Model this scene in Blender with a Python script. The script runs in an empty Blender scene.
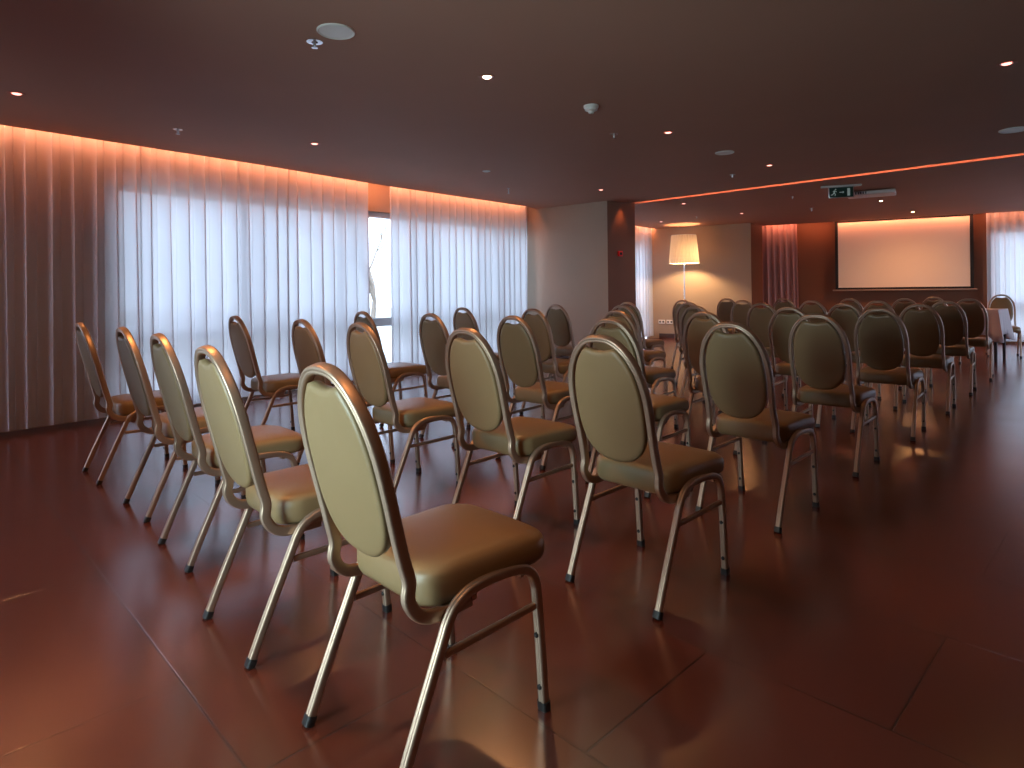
import bpy, bmesh, math, random
from mathutils import Vector, Matrix

C = bpy.context.scene.collection
SC = bpy.context.scene
PI = math.pi

# ------------------------------------------------------------------ camera
F_PX = 628.5
CAM_H = 1.12
cam_d = bpy.data.cameras.new('camera')
cam = bpy.data.objects.new('camera', cam_d)
C.objects.link(cam)
cam.location = (0, 0, CAM_H)
cam.rotation_euler = (Matrix.Rotation(PI / 2, 4, 'X') @ Matrix.Rotation(-.012, 4, 'Z')).to_euler()
cam_d.sensor_width = 36
cam_d.lens = 36 * F_PX / 1024
cam_d.shift_y = -94 / 1024
cam_d.clip_start = .05
SC.camera = cam

# ------------------------------------------------------------------ world and exposure
SKY = 5.5
w = bpy.data.worlds.new('overcast_sky')
SC.world = w
w.use_nodes = True
bg = w.node_tree.nodes['Background']
bg.inputs[0].default_value = (.64, .74, 1.0, 1)
bg.inputs[1].default_value = SKY
SC.view_settings.view_transform = 'Standard'
SC.view_settings.look = 'None'
SC.view_settings.gamma = 1
SC.view_settings.use_curve_mapping = False
SC.view_settings.exposure = 0.0
SC.cycles.max_bounces = 7
SC.cycles.diffuse_bounces = 5
SC.cycles.glossy_bounces = 3
SC.cycles.transmission_bounces = 6
SC.cycles.transparent_max_bounces = 8
SC.cycles.sample_clamp_indirect = 4
SC.cycles.use_denoising = True
SC.cycles.caustics_reflective = False
SC.cycles.caustics_refractive = False
SC.cycles.blur_glossy = 1.0

AMBER = (1.0, .32, .15)
WARM = (1.0, .43, .15)


def add_light(name, kind, loc, energy, color, size=.1, size_y=None, direction=None, spot=None, blend=.6):
    d = bpy.data.lights.new(name, kind)
    d.energy = energy
    d.color = color
    o = bpy.data.objects.new(name, d)
    C.objects.link(o)
    o.location = loc
    if kind == 'AREA':
        d.size = size
        if size_y:
            d.shape = 'RECTANGLE'
            d.size_y = size_y
    else:
        d.shadow_soft_size = size
    if kind == 'SPOT':
        d.spot_size = spot
        d.spot_blend = blend
    if direction is not None:
        o.rotation_euler = Vector(direction).to_track_quat('-Z', 'Y').to_euler()
    return o


# ------------------------------------------------------------------ plan of the room (x right, y ahead)
CEIL = 2.45
TOP = 2.62
FD = Vector((math.sin(.795), math.cos(.795)))      # the way the chairs face
LD = Vector((-FD.y, FD.x))                          # along a row, to the left
EDGE_L = [(-4.75, 3.80), (-3.96, 4.87), (-2.6, 6.52), (-1.58, 7.90), (-.7, 8.93), (.3, 10.09)]
EDGE_L2 = [(.3, 10.09), (2.68, 13.4), (3.27, 14.12)]
EDGE_S = [(5.3, 13.78), (6.05, 13.36), (6.73, 12.98), (8.88, 11.78), (9.34, 11.5), (12.7, 9.55)]


def offset(path, d):
    """shift an open polyline to its left by d"""
    out = []
    n = len(path)
    for i in range(n):
        a = Vector(path[max(i - 1, 0)]); b = Vector(path[min(i + 1, n - 1)])
        t = (b - a).normalized()
        out.append(Vector(path[i]) + Vector((-t.y, t.x)) * d)
    return out


def walk(path, step):
    """points spaced by step along a polyline: (point, tangent, distance)"""
    pts = [Vector(p) for p in path]
    res = []
    s = 0
    for a, b in zip(pts, pts[1:]):
        L = (b - a).length
        t = (b - a) / L
        k = max(1, int(round(L / step)))
        for i in range(k):
            res.append((a + t * (L * i / k), t, s + L * i / k))
        s += L
    res.append((pts[-1], t, s))
    return res


# ------------------------------------------------------------------ materials
def new_mat(name):
    m = bpy.data.materials.new(name)
    m.use_nodes = True
    nt = m.node_tree
    return m, nt, nt.nodes['Principled BSDF']


def mat(name, col, rough=.5, metal=0, spec=.5, noise=0, nscale=8, bump=0, bscale=200, coat=0):
    m, nt, b = new_mat(name)
    b.inputs['Base Color'].default_value = (*col, 1)
    b.inputs['Roughness'].default_value = rough
    b.inputs['Metallic'].default_value = metal
    b.inputs['Specular IOR Level'].default_value = spec
    b.inputs['Coat Weight'].default_value = coat
    tc = nt.nodes.new('ShaderNodeTexCoord')
    if noise:
        n = nt.nodes.new('ShaderNodeTexNoise')
        n.inputs['Scale'].default_value = nscale
        n.inputs['Detail'].default_value = 4
        nt.links.new(tc.outputs['Object'], n.inputs['Vector'])
        mx = nt.nodes.new('ShaderNodeMix')
        mx.data_type = 'RGBA'
        mx.inputs[6].default_value = (*[c * (1 - noise) for c in col], 1)
        mx.inputs[7].default_value = (*[min(1, c * (1 + noise)) for c in col], 1)
        nt.links.new(n.outputs['Fac'], mx.inputs[0])
        nt.links.new(mx.outputs[2], b.inputs['Base Color'])
    if bump:
        n2 = nt.nodes.new('ShaderNodeTexNoise')
        n2.inputs['Scale'].default_value = bscale
        nt.links.new(tc.outputs['Object'], n2.inputs['Vector'])
        bp = nt.nodes.new('ShaderNodeBump')
        bp.inputs['Strength'].default_value = bump
        bp.inputs['Distance'].default_value = .002
        nt.links.new(n2.outputs['Fac'], bp.inputs['Height'])
        nt.links.new(bp.outputs['Normal'], b.inputs['Normal'])
    return m


def emit_mat(name, col, strength):
    m, nt, b = new_mat(name)
    b.inputs['Base Color'].default_value = (*col, 1)
    b.inputs['Emission Color'].default_value = (*col, 1)
    b.inputs['Emission Strength'].default_value = strength
    return m


def sheer_mat(name, col, through, clear):
    """woven sheer: part reflects, part lets light through scattered, a little straight through"""
    m = bpy.data.materials.new(name)
    m.use_nodes = True
    nt = m.node_tree
    nt.nodes.clear()
    out = nt.nodes.new('ShaderNodeOutputMaterial')
    dif = nt.nodes.new('ShaderNodeBsdfDiffuse'); dif.inputs[0].default_value = (*col, 1)
    tr = nt.nodes.new('ShaderNodeBsdfTranslucent'); tr.inputs[0].default_value = (*col, 1)
    tp = nt.nodes.new('ShaderNodeBsdfTransparent')
    tc = nt.nodes.new('ShaderNodeTexCoord')
    wv = nt.nodes.new('ShaderNodeTexNoise')
    mp = nt.nodes.new('ShaderNodeMapping')
    mp.inputs['Scale'].default_value = (60, 60, 3)
    nt.links.new(tc.outputs['Object'], mp.inputs[0])
    nt.links.new(mp.outputs[0], wv.inputs['Vector'])
    wv.inputs['Scale'].default_value = 1
    mr = nt.nodes.new('ShaderNodeMapRange')
    mr.inputs[3].default_value = clear * .7
    mr.inputs[4].default_value = clear * 1.3
    nt.links.new(wv.outputs['Fac'], mr.inputs[0])
    m1 = nt.nodes.new('ShaderNodeMixShader'); m1.inputs[0].default_value = through
    nt.links.new(dif.outputs[0], m1.inputs[1]); nt.links.new(tr.outputs[0], m1.inputs[2])
    m2 = nt.nodes.new('ShaderNodeMixShader')
    nt.links.new(mr.outputs[0], m2.inputs[0])
    nt.links.new(m1.outputs[0], m2.inputs[1]); nt.links.new(tp.outputs[0], m2.inputs[2])
    nt.links.new(m2.outputs[0], out.inputs[0])
    return m


def glass_mat():
    m = bpy.data.materials.new('window_glass')
    m.use_nodes = True
    nt = m.node_tree
    nt.nodes.clear()
    out = nt.nodes.new('ShaderNodeOutputMaterial')
    tp = nt.nodes.new('ShaderNodeBsdfTransparent'); tp.inputs[0].default_value = (.93, .97, .96, 1)
    gl = nt.nodes.new('ShaderNodeBsdfGlossy'); gl.inputs['Roughness'].default_value = .02
    fr = nt.nodes.new('ShaderNodeFresnel'); fr.inputs[0].default_value = 1.3
    mx = nt.nodes.new('ShaderNodeMixShader')
    nt.links.new(fr.outputs[0], mx.inputs[0]); nt.links.new(tp.outputs[0], mx.inputs[1]); nt.links.new(gl.outputs[0], mx.inputs[2])
    nt.links.new(mx.outputs[0], out.inputs[0])
    return m


def tile_mat():
    m, nt, b = new_mat('red_brown_floor_tile')
    tc = nt.nodes.new('ShaderNodeTexCoord')
    mp = nt.nodes.new('ShaderNodeMapping')
    mp.vector_type = 'TEXTURE'
    # u runs along the chair rows, v the way they face
    mp.inputs['Rotation'].default_value = (0, 0, math.atan2(LD.y, LD.x))
    nt.links.new(tc.outputs['Object'], mp.inputs[0])
    mp2 = nt.nodes.new('ShaderNodeMapping')
    mp2.inputs['Location'].default_value = (-.47, .58, 0)
    nt.links.new(mp.outputs[0], mp2.inputs[0])
    br = nt.nodes.new('ShaderNodeTexBrick')
    br.offset = .5
    br.inputs['Scale'].default_value = 1
    br.inputs['Brick Width'].default_value = 1.0
    br.inputs['Row Height'].default_value = .6
    br.inputs['Mortar Size'].default_value = .0035
    br.inputs['Mortar Smooth'].default_value = .3
    br.inputs['Color1'].default_value = (.094, .020, .011, 1)
    br.inputs['Color2'].default_value = (.114, .025, .013, 1)
    br.inputs['Mortar'].default_value = (.02, .008, .006, 1)
    nt.links.new(mp2.outputs[0], br.inputs['Vector'])
    n = nt.nodes.new('ShaderNodeTexNoise'); n.inputs['Scale'].default_value = 2.2; n.inputs['Detail'].default_value = 6
    nt.links.new(tc.outputs['Object'], n.inputs['Vector'])
    mx = nt.nodes.new('ShaderNodeMix'); mx.data_type = 'RGBA'; mx.blend_type = 'MULTIPLY'
    mx.inputs[0].default_value = .5
    nt.links.new(br.outputs['Color'], mx.inputs[6])
    cr = nt.nodes.new('ShaderNodeValToRGB')
    cr.color_ramp.elements[0].position = .3; cr.color_ramp.elements[0].color = (.7, .66, .64, 1)
    cr.color_ramp.elements[1].position = .7; cr.color_ramp.elements[1].color = (1.15, 1.1, 1.05, 1)
    nt.links.new(n.outputs['Fac'], cr.inputs[0])
    nt.links.new(cr.outputs[0], mx.inputs[7])
    nt.links.new(mx.outputs[2], b.inputs['Base Color'])
    rr = nt.nodes.new('ShaderNodeMapRange')
    rr.inputs[3].default_value = .18; rr.inputs[4].default_value = .25
    nt.links.new(n.outputs['Fac'], rr.inputs[0])
    nt.links.new(rr.outputs[0], b.inputs['Roughness'])
    b.inputs['IOR'].default_value = 2.8
    bp = nt.nodes.new('ShaderNodeBump'); bp.inputs['Strength'].default_value = .5; bp.inputs['Distance'].default_value = .002
    inv = nt.nodes.new('ShaderNodeMath'); inv.operation = 'SUBTRACT'; inv.inputs[0].default_value = 1
    nt.links.new(br.outputs['Fac'], inv.inputs[1])
    nt.links.new(inv.outputs[0], bp.inputs['Height'])
    nt.links.new(bp.outputs['Normal'], b.inputs['Normal'])
    return m


M = {
    'floor': tile_mat(),
    'ceiling': mat('brown_ceiling_paint', (.45, .24, .175), .75, spec=.3, noise=.05, nscale=1.5),
    'beige': mat('beige_wall_paint', (.46, .36, .27), .75, noise=.04, nscale=2, bump=.1),
    'brown': mat('rust_brown_wall_paint', (.19, .070, .028), .6, noise=.06, nscale=2, bump=.1),
    'base': mat('dark_baseboard', (.06, .03, .022), .45),
    'white': mat('white_plastic', (.86, .83, .80), .4),
    'chrome': mat('chrome_metal', (.75, .75, .77), .18, 1),
    'alu': mat('grey_window_aluminium', (.66, .68, .70), .45, .1),
    'bar': mat('dull_brown_bar', (.30, .22, .18), .5),
    'trim': mat('copper_brown_trim', (.42, .16, .11), .45, .3),
    'black': mat('black_rubber', (.012, .011, .011), .5),
    'vinyl': mat('beige_vinyl_upholstery', (.250, .165, .080), .38, spec=.5, noise=.05, nscale=12, bump=.25, bscale=700),
    'frame': mat('champagne_metal_paint', (.44, .31, .225), .42, .75, noise=.04, nscale=20),
    'screen': mat('matte_screen_white', (.90, .76, .62), .8),
    'blackcloth': mat('black_screen_border', (.012, .010, .010), .8),
    'sheer': sheer_mat('white_sheer_voile', (.86, .85, .87), .66, .04),
    'drape': sheer_mat('mauve_curtain_cloth', (.66, .44, .44), .25, .03),
    'glass': glass_mat(),
    'cloth': sheer_mat('pale_pink_tablecloth_cloth', (.88, .82, .84), .35, .01),
    'green': mat('green_sign_face', (.010, .055, .040), .35),
    'signwhite': emit_mat('lit_sign_white', (.6, .75, .7), .12),
    'red': emit_mat('glowing_red_call_point_plastic', (.70, .01, .01), .12),  # faint glow put into the red plastic, which is no lamp
    'bulb_hot': emit_mat('bright_lamp_lens', (1.0, .78, .48), 14),
    'bulb_dim': emit_mat('dim_lamp_lens', (1.0, .40, .33), 3.2),
    'led': emit_mat('amber_led_tape', (1.0, .27, .11), 2.2),
    'shade': sheer_mat('pleated_cream_shade_cloth', (.85, .70, .54), .085, .0),
    'bark': mat('grey_bark', (.30, .24, .19), .9, noise=.3),
    'ground': mat('pale_gravel', (.42, .42, .38), .9, noise=.2, nscale=3),
    'steel': mat('brushed_steel', (.55, .55, .56), .3, 1),
    'vent': mat('dark_grille', (.03, .03, .035), .6),
    'projbody': mat('projector_white_shell', (.88, .82, .80), .4),
}


# ------------------------------------------------------------------ mesh helpers
class MB:
    def __init__(self):
        self.v = []
        self.f = []

    def add(self, verts, faces):
        n = len(self.v)
        self.v += [tuple(p) for p in verts]
        self.f += [tuple(i + n for i in q) for q in faces]
        return self

    def box(self, lo, hi, mtx=None):
        x0, y0, z0 = lo; x1, y1, z1 = hi
        vs = [Vector(p) for p in [(x0, y0, z0), (x1, y0, z0), (x1, y1, z0), (x0, y1, z0), (x0, y0, z1), (x1, y0, z1), (x1, y1, z1), (x0, y1, z1)]]
        if mtx:
            vs = [mtx @ p for p in vs]
        return self.add(vs, [(0, 3, 2, 1), (4, 5, 6, 7), (0, 1, 5, 4), (1, 2, 6, 5), (2, 3, 7, 6), (3, 0, 4, 7)])

    def prism(self, poly, z0, z1):
        n = len(poly)
        vs = [(p[0], p[1], z0) for p in poly] + [(p[0], p[1], z1) for p in poly]
        fs = [tuple(range(n))[::-1], tuple(range(n, 2 * n))]
        fs += [(i, (i + 1) % n, n + (i + 1) % n, n + i) for i in range(n)]
        return self.add(vs, fs)

    def lathe(self, prof, seg=24, mtx=None, close=False):
        vs = []; fs = []
        for r, z in prof:
            for k in range(seg):
                a = 2 * PI * k / seg
                vs.append(Vector((r * math.cos(a), r * math.sin(a), z)))
        m = len(prof)
        for i in range(m - 1):
            for k in range(seg):
                k2 = (k + 1) % seg
                fs.append((i * seg + k, i * seg + k2, (i + 1) * seg + k2, (i + 1) * seg + k))
        if close:
            for k in range(seg):
                k2 = (k + 1) % seg
                fs.append(((m - 1) * seg + k, (m - 1) * seg + k2, k2, k))
        else:
            fs.append(tuple(range(seg))[::-1])
            fs.append(tuple((m - 1) * seg + k for k in range(seg)))
        if mtx:
            vs = [mtx @ p for p in vs]
        return self.add(vs, fs)

    def sweep(self, path, section, up, caps=True):
        """carry a closed cross-section along a path, no twist"""
        pts = [Vector(p) for p in path]
        n = len(pts); m = len(section)
        t = (pts[1] - pts[0]).normalized()
        u = Vector(up); u = (u - t * u.dot(t)).normalized()
        vs = []
        for i in range(n):
            a = pts[max(i - 1, 0)]; b = pts[min(i + 1, n - 1)]
            t2 = (b - a).normalized()
            q = t.rotation_difference(t2)
            u = q @ u; u = (u - t2 * u.dot(t2)).normalized(); t = t2
            s = t.cross(u)
            for (p, r) in section:
                vs.append(pts[i] + u * p + s * r)
        fs = []
        for i in range(n - 1):
            for k in range(m):
                k2 = (k + 1) % m
                fs.append((i * m + k, i * m + k2, (i + 1) * m + k2, (i + 1) * m + k))
        if caps:
            fs.append(tuple(range(m))[::-1]); fs.append(tuple((n - 1) * m + k for k in range(m)))
        return self.add(vs, fs)

    def build(self, name, material, parent=None, smooth=False, bevel=0, angle=40, segs=2):
        me = bpy.data.meshes.new(name)
        me.from_pydata(self.v, [], self.f)
        bm = bmesh.new(); bm.from_mesh(me)
        bmesh.ops.remove_doubles(bm, verts=bm.verts, dist=1e-5)
        bmesh.ops.recalc_face_normals(bm, faces=bm.faces)
        if bevel:
            ed = [e for e in bm.edges if len(e.link_faces) == 2 and e.calc_face_angle(0) > .6]
            bmesh.ops.bevel(bm, geom=ed, offset=bevel, segments=segs, affect='EDGES', profile=.5)
        bm.to_mesh(me); bm.free()
        me.materials.append(material)
        if smooth or bevel:
            me.polygons.foreach_set('use_smooth', [True] * len(me.polygons))
            try:
                me.set_sharp_from_angle(angle=math.radians(angle))
            except Exception:
                pass
        o = bpy.data.objects.new(name, me)
        C.objects.link(o)
        if parent:
            o.parent = parent
        return o


def tag(o, label, cat, group=None, kind=None):
    o['label'] = label; o['category'] = cat
    if group: o['group'] = group
    if kind: o['kind'] = kind
    return o


def struct(o, label=None, cat=None):
    o['kind'] = 'structure'
    if label: o['label'] = label
    if cat: o['category'] = cat
    return o


def empty(name, loc, rz=0):
    o = bpy.data.objects.new(name, None)
    o.empty_display_size = .1
    C.objects.link(o)
    o.location = loc; o.rotation_euler = (0, 0, rz)
    return o


def arc(c, r, a0, a1, n):
    return [(c[0] + r * math.cos(math.radians(a0 + (a1 - a0) * i / n)), c[1] + r * math.sin(math.radians(a0 + (a1 - a0) * i / n))) for i in range(n + 1)]


def catmull(pts, k=6):
    P = [Vector(p) for p in pts]
    P = [2 * P[0] - P[1]] + P + [2 * P[-1] - P[-2]]
    out = []
    for i in range(1, len(P) - 2):
        for j in range(k):
            t = j / k
            a, b, c, d = P[i - 1], P[i], P[i + 1], P[i + 2]
            out.append(.5 * ((2 * b) + (c - a) * t + (2 * a - 5 * b + 4 * c - d) * t * t + (3 * b - a - 3 * c + d) * t ** 3))
    out.append(P[-2])
    return out


def wall_face(mb, a, b, thick, z0, z1):
    """solid wall piece from a to b, its room face on a-b, its thickness to the left"""
    a = Vector(a); b = Vector(b)
    t = (b - a).normalized(); n = Vector((-t.y, t.x)) * thick
    mb.prism([a, b, b + n, a + n], z0, z1)


# ------------------------------------------------------------------ room shell
REAR_S0, REAR_S1 = 4.35, 5.45      # where the added rear window starts and ends, from the right corner
REAR = [FD * -.85 + LD * t for t in (5.5, -3.3)]
OUT = [(-5.7, 3.7), (-4.5, 5.7), (-.7, 9.9), (3.0, 14.9), (5.4, 14.9), (9.8, 12.7), (13.7, 10.0), (1.7, -3.9), (.9, -4.0)]
fl = MB().prism(OUT, -.12, 0).build('floor', M['floor'])
struct(fl)

PIL = [(.2, 10.53), (1.45, 9.48), (1.93, 9.80), (.55, 10.97)]
SL0 = Vector((1.90, 9.73)); SL1 = Vector((7.78, 3.82))
sd = (SL1 - SL0).normalized(); sn = Vector((-sd.y, sd.x)) * .135
P1 = EDGE_L + [(.42, 10.40), (1.45, 9.53), SL0, SL1, tuple(REAR[1]), tuple(REAR[0])]
P2 = [SL0 + sn, SL1 + sn, (12.9, 9.05)] + EDGE_S[::-1] + [(5.2, 13.8), (4.95, 13.05), (3.32, 14.2)] + EDGE_L2[::-1][:2] + [(.5, 10.37), (.8, 10.5)]
cb = MB()
cb.prism(P1, CEIL, TOP)
cb.prism(P2, CEIL, TOP)
cb.prism(OUT, TOP, TOP + .1)
struct(cb.build('ceiling', M['ceiling']))

# left window wall
WL = offset(EDGE_L + EDGE_L2[1:], .36)
WS = offset(EDGE_S, .30)
Z_SILL, Z_HEAD = .10, 2.17


def cut(path, s0, s1):
    """the stretch of a polyline between two distances"""
    out = []
    s = 0
    pts = [Vector(p) for p in path]
    for a, b in zip(pts, pts[1:]):
        L = (b - a).length
        if s + L >= s0 and s <= s1:
            lo = max(0, s0 - s) / L; hi = min(L, s1 - s) / L
            p = a.lerp(b, lo); q = a.lerp(b, hi)
            if not out or (out[-1] - p).length > 1e-4: out.append(p)
            if (q - p).length > 1e-4: out.append(q)
        s += L
    return out


def length(path):
    return sum((Vector(b) - Vector(a)).length for a, b in zip(path, path[1:]))


def hit(path, u):
    """distance along the path where the sight line through column u meets it"""
    k = (u - 512) / F_PX
    s = 0
    for a, b in zip(path, path[1:]):
        a = Vector(a); b = Vector(b)
        fa = a.x - k * a.y; fb = b.x - k * b.y
        L = (b - a).length
        if fa * fb <= 0 and a.y > 0:
            return s + L * fa / (fa - fb)
        s += L


def wall_with_windows(name, path, openings, material):
    mb = MB()
    cur = 0; tot = length(path)
    for s0, s1 in openings + [(tot, tot)]:
        if s0 > cur:
            c = cut(path, cur, s0)
            for a, b in zip(c, c[1:]):
                wall_face(mb, a, b, .25, 0, TOP)
        if s1 > s0:
            c = cut(path, s0, s1)
            for a, b in zip(c, c[1:]):
                wall_face(mb, a, b, .25, 0, Z_SILL)
                wall_face(mb, a, b, .25, Z_HEAD, TOP)
        cur = s1
    return struct(mb.build(name, material))


def window(name, path, s0, s1, nm):
    """one window: frame with mullions and a transom, a pane in each field"""
    root = None
    mb = MB()
    c = cut(path, s0, s1)
    posts = []
    L = length(c)
    for i in range(nm + 1):
        posts.append(L * i / nm)
    pts = []
    for s in posts:
        if s >= L - 1e-4: pts.append(c[-1])
        else: pts.append(cut(c, s, s + .01)[0])
    for a, b in zip(pts, pts[1:]):
        t = (b - a).normalized(); n = Vector((-t.y, t.x))
        a2 = a + n * .07; b2 = b + n * .07
        for z0, z1 in ((Z_SILL, Z_SILL + .06), (Z_HEAD - .07, Z_HEAD), (.66, .77)):
            wall_face(mb, a2, b2, .06, z0, z1)
    for i, p in enumerate(pts):
        a = pts[max(0, i - 1)]; b = pts[min(len(pts) - 1, i + 1)]
        t = (b - a).normalized(); n = Vector((-t.y, t.x))
        q = p + n * .065
        e = t * .03
        if i == 0: q = q + e
        if i == len(pts) - 1: q = q - e
        mb.prism([q - e, q + e, q + e + n * .07, q - e + n * .07], Z_SILL, Z_HEAD)
    root = struct(mb.build(name, M['alu'], bevel=.003))
    for a, b in zip(pts, pts[1:]):
        t = (b - a).normalized(); n = Vector((-t.y, t.x))
        for z0, z1 in ((Z_SILL + .05, .67), (.76, Z_HEAD - .06)):
            g = MB()
            wall_face(g, a + n * .095 + t * .028, b + n * .095 - t * .028, .008, z0, z1)
            g.build('pane', M['glass'], root)
        # sky light comes in through this field
        mid = (a + b) / 2 + n * .2
        ld = bpy.data.lights.new('window_portal', 'AREA')
        ld.shape = 'RECTANGLE'; ld.size = (b - a).length; ld.size_y = Z_HEAD - Z_SILL
        ld.cycles.is_portal = True
        lo = bpy.data.objects.new('window_portal', ld); C.objects.link(lo)
        lo.location = (mid.x, mid.y, (Z_HEAD + Z_SILL) / 2)
        lo.rotation_euler = Vector((-n.x, -n.y, 0)).to_track_quat('-Z', 'Y').to_euler()
    return root


s_a = hit(WL, 115); s_b = hit(WL, 533)
s_c = s_b + .75; s_d = length(WL) - .12
openL = [(s_a, s_b), (s_c, s_d)]
wall_with_windows('wall_left', WL, openL, M['beige'])
window('window_1', WL, s_a, s_b, 5)
window('window_2', WL, s_c, s_d, 3)

s_e = hit(WS, 990)
wall_with_windows('wall_back', WS, [(s_e, length(WS) - .3)], M['brown'])
window('window_4', WS, s_e, length(WS) - .3, 3)

# partition wall between the two bays of windows, and its brown end
pm = MB().prism(PIL, 0, TOP).build('wall_partition', M['beige'])
pm.data.materials.append(M['brown'])
for p in pm.data.polygons:
    c_ = p.center
    if abs(p.normal.z) < .1 and c_.x > 1.55 and c_.y < 9.75: p.material_index = 1
struct(pm)
# lamp wall with its dark return
mb = MB()
LW = [(3.05, 14.27), (4.95, 12.99)]
wall_face(mb, LW[0], LW[1], .3, 0, TOP)
struct(mb.build('wall_alcove', M['beige']))
mb = MB()
mb.prism([(4.95, 12.99), (5.47, 13.70), (5.40, 14.3), (4.7, 13.9)], 0, TOP)
struct(mb.build('wall_return', M['brown']))
# the sides of the room behind and beside the camera
WR = [(1.15, -3.56), (12.95, 9.35)]
WRv = [Vector((1.15, -3.56)), Vector((12.95, 9.35))]
mb = MB()
wl_ = (WRv[1] - WRv[0]).length
for s0_, s1_, z0_, z1_ in ((0, wl_ - 6.2, 0, TOP), (wl_ - 6.2, wl_ - 1.0, 0, Z_SILL), (wl_ - 6.2, wl_ - 1.0, Z_HEAD, TOP), (wl_ - 1.0, wl_, 0, TOP)):
    c = cut(WRv, s0_, s1_)
    wall_face(mb, c[0], c[-1], -.2, z0_, z1_)
struct(mb.build('wall_right', M['brown']))
window('added_window_right', WRv[::-1], 1.0, 6.2, 4)  # assumed window out of view, added for bluish light from the right

# wall behind the camera; its window is assumed, added to light the chair backs
RW = [REAR[1], REAR[0]]
RW = [Vector((p.x, p.y)) for p in RW]
wall_with_windows('wall_rear', RW, [(REAR_S0, REAR_S1)], M['brown'])
window('added_window_rear', RW, REAR_S0, REAR_S1, 1)
rm = FD * -.92 + LD * (-3.3 + (REAR_S0 + REAR_S1) / 2)
add_light('added_rear_fill_light', 'AREA', (rm.x, rm.y, 1.0), 27, (.68, .98, 1.0), .8, 1.3, direction=(FD.x, FD.y, 0)).data.spread = 1.9  # added area light in the assumed opening, brightens the nearest chair backs
# baseboards
mb = MB()
wall_face(mb, (3.29, 14.08), (4.94, 12.975), -.015, 0, .11)
struct(mb.build('baseboard_alcove', M['base'], bevel=.003))
mb = MB()
wall_face(mb, (.3, 10.42), (1.45, 9.465), -.014, 0, .09)
struct(mb.build('baseboard_partition', M['base'], bevel=.003))
mb = MB()
c = cut(WS, .1, s_e)
for a, b in zip(c, c[1:]): wall_face(mb, a, b, -.015, 0, .09)
struct(mb.build('baseboard_back', M['base'], bevel=.003))

# light slot across the ceiling: amber tape at the top of the channel
mb = MB()
a = SL0 + sd * .02 + sn * .02; b = SL1 - sd * .02 + sn * .02
mb.prism([a, b, b + sn * .10, a + sn * .10], CEIL + .05, CEIL + .06)
struct(mb.build('trim_1', M['led']))
for i_ in range(5):
    m_ = a.lerp(b, (i_ + .5) / 5) + sn * .15
    o = add_light('slot_strip_light', 'AREA', (m_.x, m_.y, CEIL + .04), 2.6, AMBER, (b - a).length / 5, .02)
    zd = -Vector((sn.x, sn.y, .0)).normalized(); xd = Vector((sd.x, sd.y, 0)); yd = zd.cross(xd)
    o.rotation_euler = Matrix((xd, yd, zd)).transposed().to_euler()

# amber strips in the curtain coves
def cove_light(path, off, power_per_m, aim, col=AMBER, z=CEIL + .06, size=.03):
    p = offset(path, off)
    for a, b in zip(p, p[1:]):
        L = (b - a).length
        t = (b - a) / L; n = Vector((-t.y, t.x))
        k = max(1, round(L / 1.6))
        for i in range(k):
            m_ = a + t * L * (i + .5) / k
            o = add_light('cove_strip_light', 'AREA', (m_.x, m_.y, z), power_per_m * L / k, col, L / k, size)
            zdir = -Vector((n.x * aim[0], n.y * aim[0], aim[1])).normalized()
            xdir = Vector((t.x, t.y, 0)); ydir = zdir.cross(xdir)
            o.rotation_euler = Matrix((xdir, ydir, zdir)).transposed().to_euler()

COVE = 5.8
cove_light(EDGE_L, .03, COVE, (.9, -.6))
cove_light(EDGE_L2[1:], .03, COVE, (.9, -.6))
cove_light([(.9, 10.93), (2.68, 13.4)], .03, COVE, (.9, -.6))
cove_light(EDGE_S, .02, COVE * .8, (.3, -1))
# spot added without a fixture below the ceiling to wash the partition's brown end
add_light('partition_wash_spot', 'SPOT', (1.705, 9.565, CEIL - .012), 9, (1, .36, .14), .02, direction=(0, 0.02, -1), spot=1.1)


# ------------------------------------------------------------------ curtains
def curtain(name, path, z0, z1, period, amp, material, seed, gather=0.0):
    rnd = random.Random(seed)
    W = walk(path, .0125)
    rows = 14
    ph = []
    cur = 0; nxt = 0; folds = []
    tot = W[-1][2]
    s = 0; phase = 0
    # fold widths vary a little
    marks = [0]
    while marks[-1] < tot + period:
        marks.append(marks[-1] + period * rnd.uniform(.78, 1.22))
    def phase_at(s):
        for i in range(len(marks) - 1):
            if marks[i] <= s < marks[i + 1]:
                return i + (s - marks[i]) / (marks[i + 1] - marks[i])
        return len(marks) - 1
    amps = [rnd.uniform(.75, 1.15) for _ in range(len(marks) + 1)]
    drift = [rnd.uniform(-1, 1) for _ in range(len(marks) + 1)]
    vs = []; fs = []
    nW = len(W)
    for r in range(rows + 1):
        h = r / rows
        z = z1 + (z0 - z1) * h
        for (p, t, s) in W:
            n = Vector((-t.y, t.x))
            q = phase_at(s); i = int(q)
            am = amp * (amps[i] * (1 - (q - i)) + amps[i + 1] * (q - i))
            dr = (drift[i] * (1 - (q - i)) + drift[i + 1] * (q - i))
            qq = q + .10 * dr * h
            d = am * (math.cos(2 * PI * qq) + .22 * math.cos(4 * PI * qq + .6)) * (.85 + .25 * h)
            slide = -.22 * period * math.sin(4 * PI * qq) * .5
            pos = p - n * d + t * (slide + gather * h)
            zz = z + (.006 * math.cos(2 * PI * qq) if r == rows else 0)
            vs.append((pos.x, pos.y, zz))
    for r in range(rows):
        for k in range(nW - 1):
            fs.append((r * nW + k, r * nW + k + 1, (r + 1) * nW + k + 1, (r + 1) * nW + k))
    mb = MB().add(vs, fs)
    return mb.build(name, material, smooth=True, angle=180)


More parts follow.
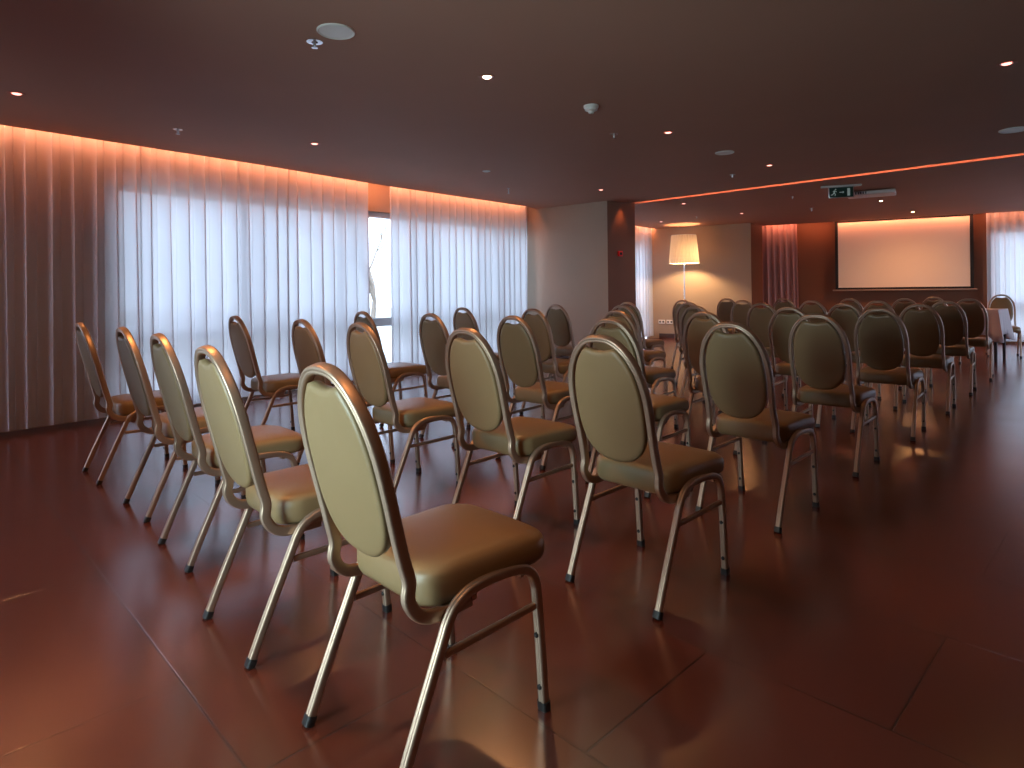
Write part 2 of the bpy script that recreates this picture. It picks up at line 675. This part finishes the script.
CL = offset(EDGE_L + EDGE_L2[1:], .13)
s372 = hit(CL, 371); s389 = hit(CL, 390); s530 = hit(CL, 529)
tag(curtain('curtain', cut(CL, .1, s372), .045, TOP - .02, .150, .050, M['sheer'], 3),
    'long white sheer curtain along the left windows, left of the narrow gap', 'curtain', 'sheer window curtains')
tag(curtain('curtain', cut(CL, s389, s530), .045, TOP - .02, .15, .038, M['sheer'], 8),
    'white sheer curtain between the narrow window gap and the beige partition', 'curtain', 'sheer window curtains')
tag(curtain('curtain', cut(CL, s530 + 1.0, length(CL) - .02), .045, TOP - .02, .15, .038, M['sheer'], 12),
    'narrow stretch of sheer curtain beyond the partition, left of the floor lamp', 'curtain', 'sheer window curtains')
CS = offset(EDGE_S, .14)
tag(curtain('curtain', cut(CS, .03, hit(CS, 797)), .05, TOP - .02, .11, .045, M['drape'], 5, .03),
    'mauve curtain hanging in the recess left of the projection screen', 'curtain')
tag(curtain('curtain', cut(CS, hit(CS, 987), length(CS) - .3), .05, TOP - .02, .14, .040, M['sheer'], 21),
    'white sheer curtain at the far right, right of the projection screen', 'curtain', 'sheer window curtains')

# ------------------------------------------------------------------ outside
gd = MB().box((-45, -30, -.5), (45, 60, -.45)).build('ground', M['ground'])
struct(gd)


def bare_tree(x, y, h, seed, label):
    rnd = random.Random(seed)
    mb = MB()
    sec = [(math.cos(2 * PI * k / 6), math.sin(2 * PI * k / 6)) for k in range(6)]
    def limb(p, d, L, r, depth):
        q = p + d * L
        mid = p + d * L * .5 + Vector((rnd.uniform(-1, 1), rnd.uniform(-1, 1), 0)) * L * .06
        n = len(mb.v)
        pts = [p, mid, q]
        vs = []
        u = d.orthogonal().normalized(); s_ = d.cross(u)
        for i, pt in enumerate(pts):
            rr = r * (1 - .3 * i / 2)
            vs += [pt + u * c_ * rr + s_ * s2 * rr for c_, s2 in sec]
        fs = []
        for i in range(2):
            for k in range(6):
                fs.append((i * 6 + k, i * 6 + (k + 1) % 6, (i + 1) * 6 + (k + 1) % 6, (i + 1) * 6 + k))
        mb.add(vs, fs)
        if depth:
            for _ in range(3):
                nd = (d + Vector((rnd.uniform(-1, 1), rnd.uniform(-1, 1), rnd.uniform(-.3, .7))) * .75).normalized()
                limb(q, nd, L * rnd.uniform(.6, .8), r * .6, depth - 1)
    limb(Vector((x, y, -.47)), Vector((0, 0, 1)), h * .3, h * .018, 5)
    o = mb.build('bare_tree', M['bark'])
    return tag(o, label, 'tree')


bare_tree(-3.2, 14.6, 4.6, 4, 'leafless tree outside, seen through the gap between the sheer curtains')

# ------------------------------------------------------------------ chairs
def rsec(w, h, g=.0016):
    """flat oval tube section with a shallow groove along each broad face"""
    a = w / 2; b = h / 2; r = min(a, b) * .55
    pts = []
    for cx, cy, a0 in ((a - r, b - r, 0), (-a + r, b - r, 90), (-a + r, -b + r, 180), (a - r, -b + r, 270)):
        for k in range(4):
            t = math.radians(a0 + 30 * k)
            pts.append((cx + r * math.cos(t), cy + r * math.sin(t)))
        if a0 == 0: pts += [(.0032, b), (.0018, b - g), (-.0018, b - g), (-.0032, b)]
        if a0 == 180: pts += [(-.0032, -b), (-.0018, -b + g), (.0018, -b + g), (.0032, -b)]
    return pts


SEC_BACK = rsec(.022, .031)
SEC_LEG = rsec(.024, .025)
LX = .196


def leg_path():
    # in (y, z): front foot, up, round the bend, back under the seat, down the raked rear leg
    p = [(.475, .012), (.462, .20), (.452, .31)]
    p += [(.447, .345), (.434, .375), (.410, .394), (.378, .404), (.34, .409)]
    p += [(.28, .411), (.235, .408), (.20, .398), (.172, .380), (.152, .352)]
    p += [(.138, .32), (.10, .235), (.05, .122), (.004, .012)]
    c = catmull([(0, a, b) for a, b in p], 5)
    return c


def back_point(z):
    """back leans: y for a height on the straight part"""
    return -.054 + (.954 - z) * (.115 / .464)


def make_chair():
    root = empty('banquet_chair', (0, 0, 0))
    path = leg_path()
    mid = min(range(len(path)), key=lambda i: abs(path[i].y - .30) + (0 if path[i].z > .38 else 9))
    for sx in (-1, 1):
        for part in (path[:mid + 1], path[mid:]):
            pts = [Vector((sx * LX, p.y, p.z)) for p in part]
            leg = MB().sweep(pts, SEC_LEG, (1, 0, 0)).build('leg', M['frame'], root, smooth=True, angle=50)
            fr = part[0].y > .4
            foot = pts[0] if fr else pts[-1]
            nxt = pts[1] if fr else pts[-2]
            d = (nxt - foot).normalized()
            cap = MB().sweep([foot - d * .0115, foot - d * .006, foot + d * .012, foot + d * .0125], [(a * 1.22, b * 1.22) for a, b in rsec(.026, .022, 0)], (1, 0, 0))
            cap.build('foot_cap', M['black'], leg, smooth=True, angle=50)
            if fr:
                for z in (.208, .066):
                    y = .475 - (z - .012) * (.013 / .19) - .012
                    R = Matrix.Translation((sx * LX, y, z)) @ Matrix.Rotation(PI / 2, 4, 'X')
                    MB().lathe([(.0072, -.001), (.0072, .003), (.0045, .006)], 12, R).build('bumper', M['black'], leg, smooth=True)
        st = [(sx * LX, .138, .283), (sx * LX, .30, .285), (sx * LX, .458, .288)]
        MB().sweep(st, [(a * .8, b * .72) for a, b in rsec(.022, .02, 0)], (0, 0, 1)).build('stretcher', M['frame'], root, smooth=True, angle=50)
    # back frame: one tube from under the seat, up, over the oval, down again
    half = [(.005, .9435), (.035, .941), (.066, .930), (.097, .906), (.124, .872), (.146, .828), (.160, .775), (.1655, .718), (.1655, .66), (.164, .606), (.1625, .556), (.1635, .51), (.166, .465)]
    low = [(.168, .063, .428), (.170, .075, .400), (.171, .093, .382), (.172, .118, .371), (.172, .15, .367), (.172, .19, .367), (.172, .24, .368)]
    r = [Vector((x, back_point(z), z)) for x, z in half] + [Vector(p) for p in low]
    l = [Vector((-p.x, p.y, p.z)) for p in r]
    path = catmull(l[::-1] + r, 4)
    MB().sweep(path, SEC_BACK, (1, 0, 0)).build('back_frame', M['frame'], root, smooth=True, angle=50)
    # joint plates where the back tube meets the leg tube
    for sx in (-1, 1):
        jb = MB().box((sx * .172 - (.0 if sx > 0 else .02), .20, .372), (sx * .172 + (.02 if sx > 0 else .0), .235, .398))
        jb.build('joint_plate', M['frame'], root, bevel=.003)
    # under-seat rails
    for y in (.235, .40):
        MB().sweep([(-LX, y, .386), (0, y, .386), (LX, y, .386)], [(a * .85, b * .8) for a, b in rsec(.022, .02, 0)], (0, 0, 1)).build('seat_rail', M['frame'], root, smooth=True)
    # padded back: egg outline with a scooped top that leaves the hand slot
    out = []
    outl = [(.0, .489), (.045, .494), (.084, .510), (.115, .540), (.134, .582), (.143, .635), (.1445, .695), (.141, .755), (.129, .811), (.110, .857), (.091, .884), (.074, .903)]
    top = [(.060, .908), (.045, .906), (.025, .901), (.0, .899)]
    full = outl + top
    ring = catmull([(a, b, 0) for a, b in full], 3)
    ring = [(p.x, p.y) for p in ring]
    ring = ring + [(-x, z) for x, z in ring[::-1][1:-1]]
    cx, cz = 0, .70
    vs = []
    n = len(ring)
    nb = Vector((0, .974, .225))          # forward normal of the leaning back
    layers = [(1.0 - .10, -.0165), (1.0 - .035, -.0155), (1.0, -.0105), (1.0, .006), (.985, .015), (.95, .021), (.84, .027), (.6, .031), (.3, .033)]
    def lay(sc, dep):
        for x, z in ring:
            X = cx + (x - cx) * sc; Z = cz + (z - cz) * sc
            p = Vector((X, back_point(Z), Z)) + nb * dep
            vs.append(p)
    for sc, dep in layers: lay(sc, dep)
    fs = []
    for i in range(len(layers) - 1):
        for k in range(n):
            k2 = (k + 1) % n
            fs.append((i * n + k, i * n + k2, (i + 1) * n + k2, (i + 1) * n + k))
    m_ = len(vs)
    vs.append(Vector((0, back_point(cz), cz)) - nb * .0165); vs.append(Vector((0, back_point(cz), cz)) + nb * .0335)
    for k in range(n):
        k2 = (k + 1) % n
        fs.append((m_, k2, k)); fs.append((m_ + 1, (len(layers) - 1) * n + k, (len(layers) - 1) * n + k2))
    MB().add(vs, fs).build('backrest', M['vinyl'], root, smooth=True, angle=60)
    # seat cushion
    vs = []; fs = []
    rc = .078
    ol = []
    for cx_, cy_, a0 in ((.196 - rc, .212 - rc, 0), (-.196 + rc, .212 - rc, 90), (-.196 + rc, -.203 + rc, 180), (.196 - rc, -.203 + rc, 270)):
        ol += arc((cx_, cy_), rc, a0, a0 + 90, 9)
        a_, b_ = ol[-1], None
    # add points along the straight sides
    full_ = []
    for q in range(len(ol)):
        p_, r_ = ol[q], ol[(q + 1) % len(ol)]
        full_.append(p_)
        if math.dist(p_, r_) > .03:
            for w_ in (.25, .5, .75): full_.append((p_[0] + (r_[0] - p_[0]) * w_, p_[1] + (r_[1] - p_[1]) * w_))
    n = len(full_)
    def outline(k, sc):
        x, y = full_[k]
        x *= (1 + .05 * y / .2) * .985
        if y > .15: y += .010 * (1 - (x / .2) ** 2)
        return x * sc, .312 + y * sc
    prof = [(.86, .398), (.955, .400), (.985, .408), (1.0, .420), (1.0, .438), (.99, .450), (.965, .459), (.92, .4655), (.8, .471), (.6, .475), (.3, .4775)]
    for sc, z in prof:
        for k in range(n):
            x, y = outline(k, sc)
            vs.append((x, y, z + (.055 * (y - .318) - .010) * max(0, (.45 - z) / .05) - .006 * max(0, (y - .42) / .1)))
    for i in range(len(prof) - 1):
        for k in range(n):
            k2 = (k + 1) % n
            fs.append((i * n + k, i * n + k2, (i + 1) * n + k2, (i + 1) * n + k))
    vs.append((0, .318, .398)); vs.append((0, .318, .478))
    m_ = len(vs) - 2
    for k in range(n):
        k2 = (k + 1) % n
        fs.append((m_, k2, k)); fs.append((m_ + 1, (len(prof) - 1) * n + k, (len(prof) - 1) * n + k2))
    MB().add(vs, fs).build('seat', M['vinyl'], root, smooth=True, angle=60)
    return root


def copy_tree(o, parent=None):
    c = o.copy(); C.objects.link(c)
    c.parent = parent
    for ch in o.children:
        copy_tree(ch, c)
    return c


chair0 = make_chair()
A0 = Vector((-.404, 1.486))
ROWS = [0, 1.082, 2.105, 3.25, 4.45, 5.70, 6.98, 8.3]
US = [None, [599, 465, 359, 301, 235], [729, 609, 512, 430, 362], [815, 703, 616, 532, 462], [878, 788, 695, 621, 555],
      [918, 843, 761, 688, 627], [945, 877, 811, 742, 682], [968, 904, 849, 783, 726]]


def on_row(k, u):
    lo, hi = -2.0, 9.0
    for _ in range(50):
        m_ = (lo + hi) / 2
        P = A0 + FD * ROWS[k] + LD * m_
        t = P - FD * .046
        if P.y < .3 or 512 + F_PX * t.x / t.y > u: lo = m_
        else: hi = m_
    return P


spots = {}
row0 = [(0, 0), (.755, .0), (1.585, .085), (2.33, .12), (3.22, .095)]
for j, (l_, f_) in enumerate(row0):
    spots[(0, j)] = A0 + LD * l_ + FD * f_
for k in range(1, 8):
    for j, u in enumerate(US[k]):
        spots[(k, j)] = on_row(k, u)
YAW = {(0, 0): .795, (0, 1): .822, (1, 0): .804, (2, 0): .787, (3, 0): .755}
ORD = ['first', 'second', 'third', 'fourth', 'fifth', 'sixth', 'seventh', 'eighth']
special = {
    (0, 0): 'nearest banquet chair of all, full cream oval back and tan seat, bottom centre',
    (0, 1): 'cream-backed banquet chair directly left of the nearest chair, same row',
    (0, 2): 'cream-backed banquet chair seen edge-on, third from the right in the nearest row',
    (0, 3): 'banquet chair seen edge-on, second from the left end of the nearest row',
    (0, 4): 'dark banquet chair at the far left, in front of the unlit brown stretch of curtain',
    (1, 0): 'pale-backed banquet chair in mid foreground, at the right end of the second row',
    (1, 4): 'dark banquet chair silhouetted against the sheer curtain, left end of the second row',
    (2, 0): 'olive-brown banquet chair at the right end of the third row',
    (2, 4): 'dark banquet chair in front of the narrow window gap, left end of the third row',
    (7, 0): 'dark banquet chair just left of the cloth-covered table, right end of the eighth row',
}
rnd = random.Random(11)
keys = sorted(spots)
GROUP = 'banquet chairs set out in rows facing the screen'
for n_, key in enumerate(keys):
    k, j = key
    c = chair0 if n_ == 0 else copy_tree(chair0)
    P = spots[key]
    c.location = (P.x, P.y, 0)
    base_yaw = .80 - (.016 if j < 2 else .008) * k
    c.rotation_euler = (0, 0, -(YAW.get(key, base_yaw + rnd.uniform(-.02, .02))))
    row = {0: 'nearest'}.get(k, ORD[k])
    pos = ['right end', 'second from the right', 'middle', 'second from the left', 'left end'][j]
    lab = special.get(key, f'oval-backed banquet chair, {pos} of the {row} row from the camera')
    tag(c, lab, 'chair', GROUP)
c = copy_tree(chair0)
P = A0 + FD * 9.55
P = P + LD * .78
c.location = (P.x, P.y, 0); c.rotation_euler = (0, 0, -.80)
tag(c, 'pale-topped banquet chair furthest ahead, alone beyond the eighth row, below the screen', 'chair', GROUP)
c = copy_tree(chair0)
c.location = (7.80, 10.02, 0); c.rotation_euler = (0, 0, -(PI + .60))
tag(c, 'banquet chair standing behind the cloth-covered table, in front of the right curtain', 'chair')


# ------------------------------------------------------------------ small table with a cloth
def table(x, y, rz, a, b):
    """near corner at x, y; a along the right edge, b along the left edge"""
    t = empty('side_table', (x, y, 0), rz)
    MB().box((0, 0, .725), (a, b, .75)).build('tabletop', M['brown'], t, bevel=.004)
    for px in (.035, a - .035):
        for py in (.035, b - .035):
            MB().box((px - .018, py - .018, 0), (px + .018, py + .018, .726)).build('leg', M['vent'], t, bevel=.003)
    tag(t, 'small square-legged table under a pale cloth, right of the last chair row', 'table')
    # cloth: top sheet with a pleated fall on each side and longer corners
    cl = []
    n = 28
    ring = []
    per = [((0, 0), (a, 0)), ((a, 0), (a, b)), ((a, b), (0, b)), ((0, b), (0, 0))]
    loops = []
    m_ = 0
    pts = []
    for (p, q) in per:
        p = Vector(p); q = Vector(q); d = (q - p); L = d.length; d /= L
        nn = Vector((d.y, -d.x))
        for i in range(n):
            s = i / n
            pts.append((p + d * L * s, nn, s))
    N = len(pts)
    rows = [0, .01, .04, .12, .2, .28, .36]
    vs = []
    for r, dz in enumerate(rows):
        for k, (p, nn, s) in enumerate(pts):
            corner = min(s, 1 - s)
            dr = 1 + .30 * math.exp(-(corner / .12) ** 2)
            h = dz / .36
            out_ = .006 + h * (.014 + .022 * math.sin(2 * PI * s * 4.0 + 1.0)) + h * .03 * math.exp(-(corner / .1) ** 2)
            if corner < .02:
                cdir = (p - Vector((a / 2, b / 2))).normalized(); pos = p + cdir * out_ * 1.4
            else:
                pos = p + nn * out_
            vs.append((pos.x, pos.y, .7535 - dz * dr - (0 if r else 0)))
    fs = []
    for r in range(len(rows) - 1):
        for k in range(N):
            k2 = (k + 1) % N
            fs.append((r * N + k, r * N + k2, (r + 1) * N + k2, (r + 1) * N + k))
    vs.append((a / 2, b / 2, .7535))
    for k in range(N): fs.append((len(vs) - 1, (k + 1) % N, k))
    o = MB().add(vs, fs).build('tablecloth', M['cloth'], smooth=True, angle=60)
    o.location = (x, y, 0); o.rotation_euler = (0, 0, rz)
    md = o.modifiers.new('thickness', 'SOLIDIFY'); md.thickness = .0015; md.offset = 1
    tag(o, 'pale pinkish cloth draped over the small table at the far right', 'tablecloth')


table(6.95, 9.0, PI / 4 - .08, .55, .75)

# ------------------------------------------------------------------ projection screen
def on(path, u):
    s = hit(path, u)
    return cut(path, s, s + .01)[0]


SP = offset(EDGE_S, .10)
sa = on(SP, 838.5); sb = on(SP, 970.5)
W_ = (sb - sa).length
ang = math.atan2((sb - sa).y, (sb - sa).x)
sc_ = empty('projection_screen', (sa.x, sa.y, 0), ang)
zb, zt = 1.085, 2.43
MB().box((0, .0, zb), (W_, .012, zt)).build('screen_surface', M['screen'], sc_)
bd = MB()
bd.box((-.055, -.006, zb - .03), (0, .018, zt + .03)); bd.box((W_, -.006, zb - .03), (W_ + .055, .018, zt + .03))
bd.box((-.055, -.006, zb - .035), (W_ + .055, .018, zb)); bd.box((-.055, -.006, zt), (W_ + .055, .018, zt + .03))
bd.build('screen_border', M['blackcloth'], sc_)
wb = MB()
wb.lathe([(.014, 0), (.016, .01), (.016, W_ + .2), (.014, W_ + .21)], 16, Matrix.Translation((-.105, .006, zb - .055)) @ Matrix.Rotation(PI / 2, 4, 'Y'))
wb.build('weight_bar', M['bar'], sc_, smooth=True)
MB().box((-.10, -.03, zt + .03), (W_ + .10, .07, zt + .12)).build('screen_housing', M['projbody'], sc_, bevel=.01)
tag(sc_, 'wide white projection screen with black border on the far brown wall', 'projection screen')

# ------------------------------------------------------------------ floor lamp
lx, ly = 3.62, 13.2
lt = empty('floor_lamp', (lx, ly, 0))
MB().lathe([(.165, 0), (.17, .006), (.168, .016), (.06, .026), (.018, .04)], 40).build('base', M['chrome'], lt, smooth=True)
MB().lathe([(.0125, .03), (.0125, 1.54), (.019, 1.545), (.019, 1.60), (.0125, 1.605), (.0125, 1.80)], 20).build('pole', M['chrome'], lt, smooth=True)
sh = MB()
n = 240; vs = []; fs = []
zs = [1.635, 1.645, 1.78, 1.93, 2.08, 2.21, 2.22]
for z in zs:
    R = .305 + (.250 - .305) * (z - 1.635) / .585
    for k in range(n):
        a = 2 * PI * k / n
        rr = R + (.007 * math.cos(a * 30 + .8 * math.sin(a * 7)) if 1.64 < z < 2.215 else 0)
        vs.append((rr * math.cos(a), rr * math.sin(a), z))
for i in range(len(zs) - 1):
    for k in range(n):
        fs.append((i * n + k, i * n + (k + 1) % n, (i + 1) * n + (k + 1) % n, (i + 1) * n + k))
shade = MB().add(vs, fs).build('lamp_shade', M['shade'], lt, smooth=True, angle=180)
rg = MB()
for z, R in ((1.637, .302), (2.218, .247)):
    rg.lathe([(R, z), (R + .005, z), (R + .005, z + .008), (R, z + .008)], 60, None, True)
rg.build('shade_ring', M['white'], shade, smooth=True)
MB().lathe([(.02, 1.80), (.02, 1.84), (.012, 1.86)], 16).build('bulb_socket', M['white'], lt, smooth=True)
sp_ = MB()
for a in (0, 2.09, 4.19):
    sp_.sweep([(0.01 * math.cos(a), .01 * math.sin(a), 1.81), (.15 * math.cos(a), .15 * math.sin(a), 1.80), (.281 * math.cos(a), .281 * math.sin(a), 1.86)], [(.003 * math.cos(q), .003 * math.sin(q)) for q in (0, 1.57, 3.14, 4.71)], (0, 0, 1))
sp_.build('shade_carrier', M['chrome'], lt)
tag(lt, 'tall floor lamp with pleated cream drum shade and slim chrome pole, lit', 'lamp')
add_light('floor_lamp_bulb', 'POINT', (lx + .07, ly + .02, 1.80), 90, (1.0, .60, .28), .05)

# sockets on the alcove wall
lwd = (Vector(LW[1]) - Vector(LW[0])).normalized()
lwn = Vector((lwd.y, -lwd.x))
for u, lab in ((661.5, 'white double wall socket beside the sheer curtain, left one of two'), (669.5, 'white wall socket under the floor lamp, right one of two')):
    s = hit(LW, u)
    p = cut(LW, s, s + .01)[0] + lwn * .001
    o = empty('wall_socket', (p.x, p.y, .37), math.atan2(lwd.y, lwd.x))
    MB().box((-.075, -.012, -.045), (.075, 0, .045)).build('socket_plate', M['white'], o, bevel=.003)
    ho = MB()
    for dx in (-.037, .037):
        ho.lathe([(.021, 0), (.021, .0015)], 16, Matrix.Translation((dx, -.0125, 0)) @ Matrix.Rotation(PI / 2, 4, 'X'))
    ho.build('socket_well', M['vent'], o)
    tag(o, lab, 'socket', 'wall sockets')

# red call point on the brown end of the partition
pa = Vector(PIL[1]); pb = Vector(PIL[2])
k_ = (620 - 512) / F_PX
fa = pa.x - k_ * pa.y; fb = pb.x - k_ * pb.y
p = pa.lerp(pb, fa / (fa - fb)); d = (pb - pa).normalized()
o = empty('fire_call_point', (p.x, p.y, 1.655), math.atan2(d.y, d.x))
MB().box((-.04, -.03, -.04), (.04, 0, .04)).build('call_point_box', M['red'], o, bevel=.005)
MB().box((-.024, -.032, -.02), (.024, -.029, .02)).build('call_point_window', M['blackcloth'], o)
tag(o, 'small red fire call point on the brown end of the partition', 'fire alarm')


# ------------------------------------------------------------------ ceiling fittings
def ring_prof(r0, r1, z0, z1):
    return [(r0, z0), (r1 * .97, z0), (r1, z0 + (z1 - z0) * .4), (r1, z1), (r0, z1)]


def make_downlight(hot):
    o = empty('downlight', (0, 0, 0))
    MB().lathe([(.034, -.002), (.048, -.004), (.052, -.002), (.052, .001), (.034, .001)], 32, None, True).build('trim_ring', M['trim'], o, smooth=True)
    MB().lathe([(.034, -.001), (.026, .0), (.026, .0015), (.034, .001)], 24, None, True).build('reflector', M['chrome'], o, smooth=True)
    MB().lathe([(.026, -.0025), (.02, -.006), (.001, -.009)], 24).build('lens', M['bulb_hot' if hot else 'bulb_dim'], o, smooth=True)
    return o


proto_dim = proto_hot = None
downs = [((-3.24, 4.13), 0, 'downlight at the far left above the unlit curtain'),
         ((-1.75, 5.62), 0, 'small downlight above the middle of the left curtain'),
         ((-.14, 3.92), 1, 'bright warm downlight glaring at top centre of the ceiling'),
         ((1.35, 5.37), 0, 'pinkish downlight right of the dome smoke detector'),
         ((1.21, 8.43), 0, 'pinkish downlight just in front of the partition top'),
         ((3.0, 3.79), 0, 'pinkish downlight at the top right corner of the ceiling'),
         ((2.83, 6.87), 0, 'pinkish downlight just before the amber ceiling slot, right of centre'),
         ((2.72, 9.9), 0, 'downlight just beyond the slot, above the alcove with the lamp'),
         ((2.99, 12.54), 0, 'small far downlight above the sheer curtain beyond the partition'),
         ((4.15, 11.31), 0, 'downlight between floor lamp and mauve curtain'),
         ((5.81, 9.87), 1, 'bright warm downlight just below the projector'),
         ((7.28, 11.39), 1, 'bright warm downlight close above the projection screen')]
for (x, y), hot, lab in downs:
    if hot and proto_hot is None: o = proto_hot = make_downlight(1)
    elif not hot and proto_dim is None: o = proto_dim = make_downlight(0)
    else: o = copy_tree(proto_hot if hot else proto_dim)
    o.location = (x, y, CEIL)
    tag(o, lab, 'ceiling light', 'recessed downlights')
SPOT_E = 85
for x, y, e in [(-.14, 3.92, .8), (5.81, 9.87, 1.0), (7.28, 11.39, 1.5), (-1.63, 2.45, 1.3), (-.04, .83, .45), (-3.24, 4.13, .25), (-1.75, 5.62, .25), (1.35, 5.37, .35), (3.0, 3.79, .12), (2.83, 6.87, .35), (1.21, 8.43, .3), (2.72, 9.9, .5), (4.15, 11.31, .5)]:
    add_light('downlight_beam', 'SPOT', (x, y, CEIL - .02), SPOT_E * e, WARM, .03, direction=(0, 0, -1), spot=3.0 if y > 11 else 2.3, blend=1.0)


def speaker(x, y, r, lab):
    o = empty('ceiling_speaker', (x, y, CEIL))
    MB().lathe([(r * .86, -.004), (r * .95, -.010), (r, -.006), (r, .001), (r * .86, .001)], 40, None, True).build('speaker_rim', M['white'], o, smooth=True)
    MB().lathe([(r * .87, -.002), (r * .86, -.005), (.001, -.007)], 40).build('speaker_grille', M['white'], o, smooth=True)
    return tag(o, lab, 'speaker', 'round ceiling speakers')


speaker(-.88, 3.2, .095, 'round white ceiling speaker at the top left, beside a sprinkler')
speaker(2.11, 6.19, .09, 'flat round ceiling speaker right of centre, between two downlights')
speaker(4.34, 5.41, .11, 'round ceiling speaker at the right edge, before the amber slot')


def sprinkler(x, y, lab, drop=.035, r=.036):
    o = empty('sprinkler', (x, y, CEIL))
    MB().lathe([(r * .4, -.006), (r, -.004), (r, .001), (r * .4, .001)], 24, None, True).build('escutcheon', M['chrome'], o, smooth=True)
    MB().lathe([(.008, .0), (.008, -drop), (.005, -drop - .004)], 12).build('sprinkler_body', M['steel'], o, smooth=True)
    MB().lathe([(.016, -drop - .003), (.017, -drop - .005), (.001, -drop - .006)], 16).build('deflector', M['chrome'], o, smooth=True)
    return tag(o, lab, 'sprinkler', 'ceiling sprinklers')


sprinkler(-1.03, 3.33, 'chrome sprinkler head next to the round white speaker', .03, .042)
sprinkler(-2.68, 5.07, 'chrome sprinkler head near the top of the left curtain')
sprinkler(-.03, 8.19, 'sprinkler hanging near the right end of the left curtain', .07, .02)
sprinkler(.89, 5.39, 'small sprinkler just beyond the dome smoke detector')
sprinkler(2.61, 7.4, 'small sprinkler close before the amber slot, right of centre')
sprinkler(4.14, 9.24, 'small sprinkler beyond the slot, left of the exit sign')
sprinkler(5.11, 10.68, 'sprinkler above and left of the projection screen', .05)
sprinkler(3.46, 11.72, 'tiny far sprinkler above the floor lamp')

o = empty('smoke_detector', (.59, 4.56, CEIL))
MB().lathe([(.055, .001), (.055, -.014), (.048, -.02)], 32).build('detector_base', M['white'], o, smooth=True)
MB().lathe([(.048, -.02), (.044, -.034), (.022, -.042), (.018, -.056), (.001, -.058)], 32).build('detector_dome', M['white'], o, smooth=True)
tag(o, 'white domed smoke detector at the centre of the ceiling', 'smoke detector')
o = MB().lathe([(.045, .001), (.045, -.004), (.03, -.009), (.001, -.010)], 28).build('ceiling_sensor', M['white'], smooth=True)
o.location = (-.27, 7.01, CEIL)
tag(o, 'flat round white sensor on the ceiling above the sheer curtain gap', 'sensor')

# exit sign
ed = Vector((.94, -.34)).normalized()
ang = math.atan2(ed.y, ed.x)
ex = empty('exit_sign', (4.36, 8.30, CEIL), ang)
MB().box((-.24, -.035, -.022), (.24, .035, 0)).build('sign_mount', M['white'], ex, bevel=.006)
MB().box((-.15, -.012, -.165), (.15, .012, -.02)).build('sign_frame', M['steel'], ex, bevel=.003)
MB().box((-.14, -.0145, -.157), (.14, -.011, -.028)).build('sign_face', M['green'], ex)
pic = MB()
def plate(pts):
    n = len(pts)
    pic.add([(x, -.0165, z) for x, z in pts] + [(x, -.014, z) for x, z in pts], [tuple(range(n)), tuple(range(n, 2 * n))[::-1]] + [(i, (i + 1) % n, n + (i + 1) % n, n + i) for i in range(n)])
def stroke(p, q, w_):
    p = Vector(p); q = Vector(q); d = (q - p).normalized(); n = Vector((-d.y, d.x)) * w_ / 2
    plate([p - n, q - n, q + n, p + n])
plate([(.072, -.142), (.104, -.142), (.104, -.044), (.072, -.044)])              # door
stroke((-.02, -.093), (.03, -.093), .009); stroke((.018, -.081), (.032, -.093), .008); stroke((.018, -.105), (.032, -.093), .008)   # arrow
plate([(-.066 + .009 * math.cos(t * PI / 4), -.052 + .009 * math.sin(t * PI / 4)) for t in range(8)])   # running figure
stroke((-.072, -.066), (-.088, -.104), .016); stroke((-.072, -.070), (-.052, -.086), .008); stroke((-.075, -.068), (-.098, -.078), .008)
stroke((-.086, -.102), (-.066, -.116), .010); stroke((-.066, -.116), (-.074, -.138), .009)
stroke((-.090, -.104), (-.102, -.122), .010); stroke((-.102, -.122), (-.122, -.124), .009)
pic.build('sign_pictogram', M['signwhite'], ex)
tag(ex, 'hanging green emergency exit sign with running figure, arrow and door', 'exit sign')

# projector
pr = empty('projector', (5.06, 8.83, CEIL), math.radians(-33))
MB().box((-.30, -.20, -.068), (.30, .20, -.014)).build('projector_body', M['projbody'], pr, bevel=.018, segs=3)
MB().box((-.07, -.07, -.015), (.07, .07, 0)).build('ceiling_mount', M['steel'], pr, bevel=.006)
MB().lathe([(.027, 0), (.027, .02), (.022, .024), (.02, .012)], 24, Matrix.Translation((.16, .198, -.040)) @ Matrix.Rotation(-PI / 2, 4, 'X')).build('lens_barrel', M['vent'], pr, smooth=True)
vn = MB()
for i in range(7): vn.box((-.24 + i * .03, -.203, -.058), (-.225 + i * .03, -.199, -.025))
vn.build('vent_grille', M['vent'], pr)
tag(pr, 'flat white projector hung from the ceiling, right of the exit sign', 'projector')
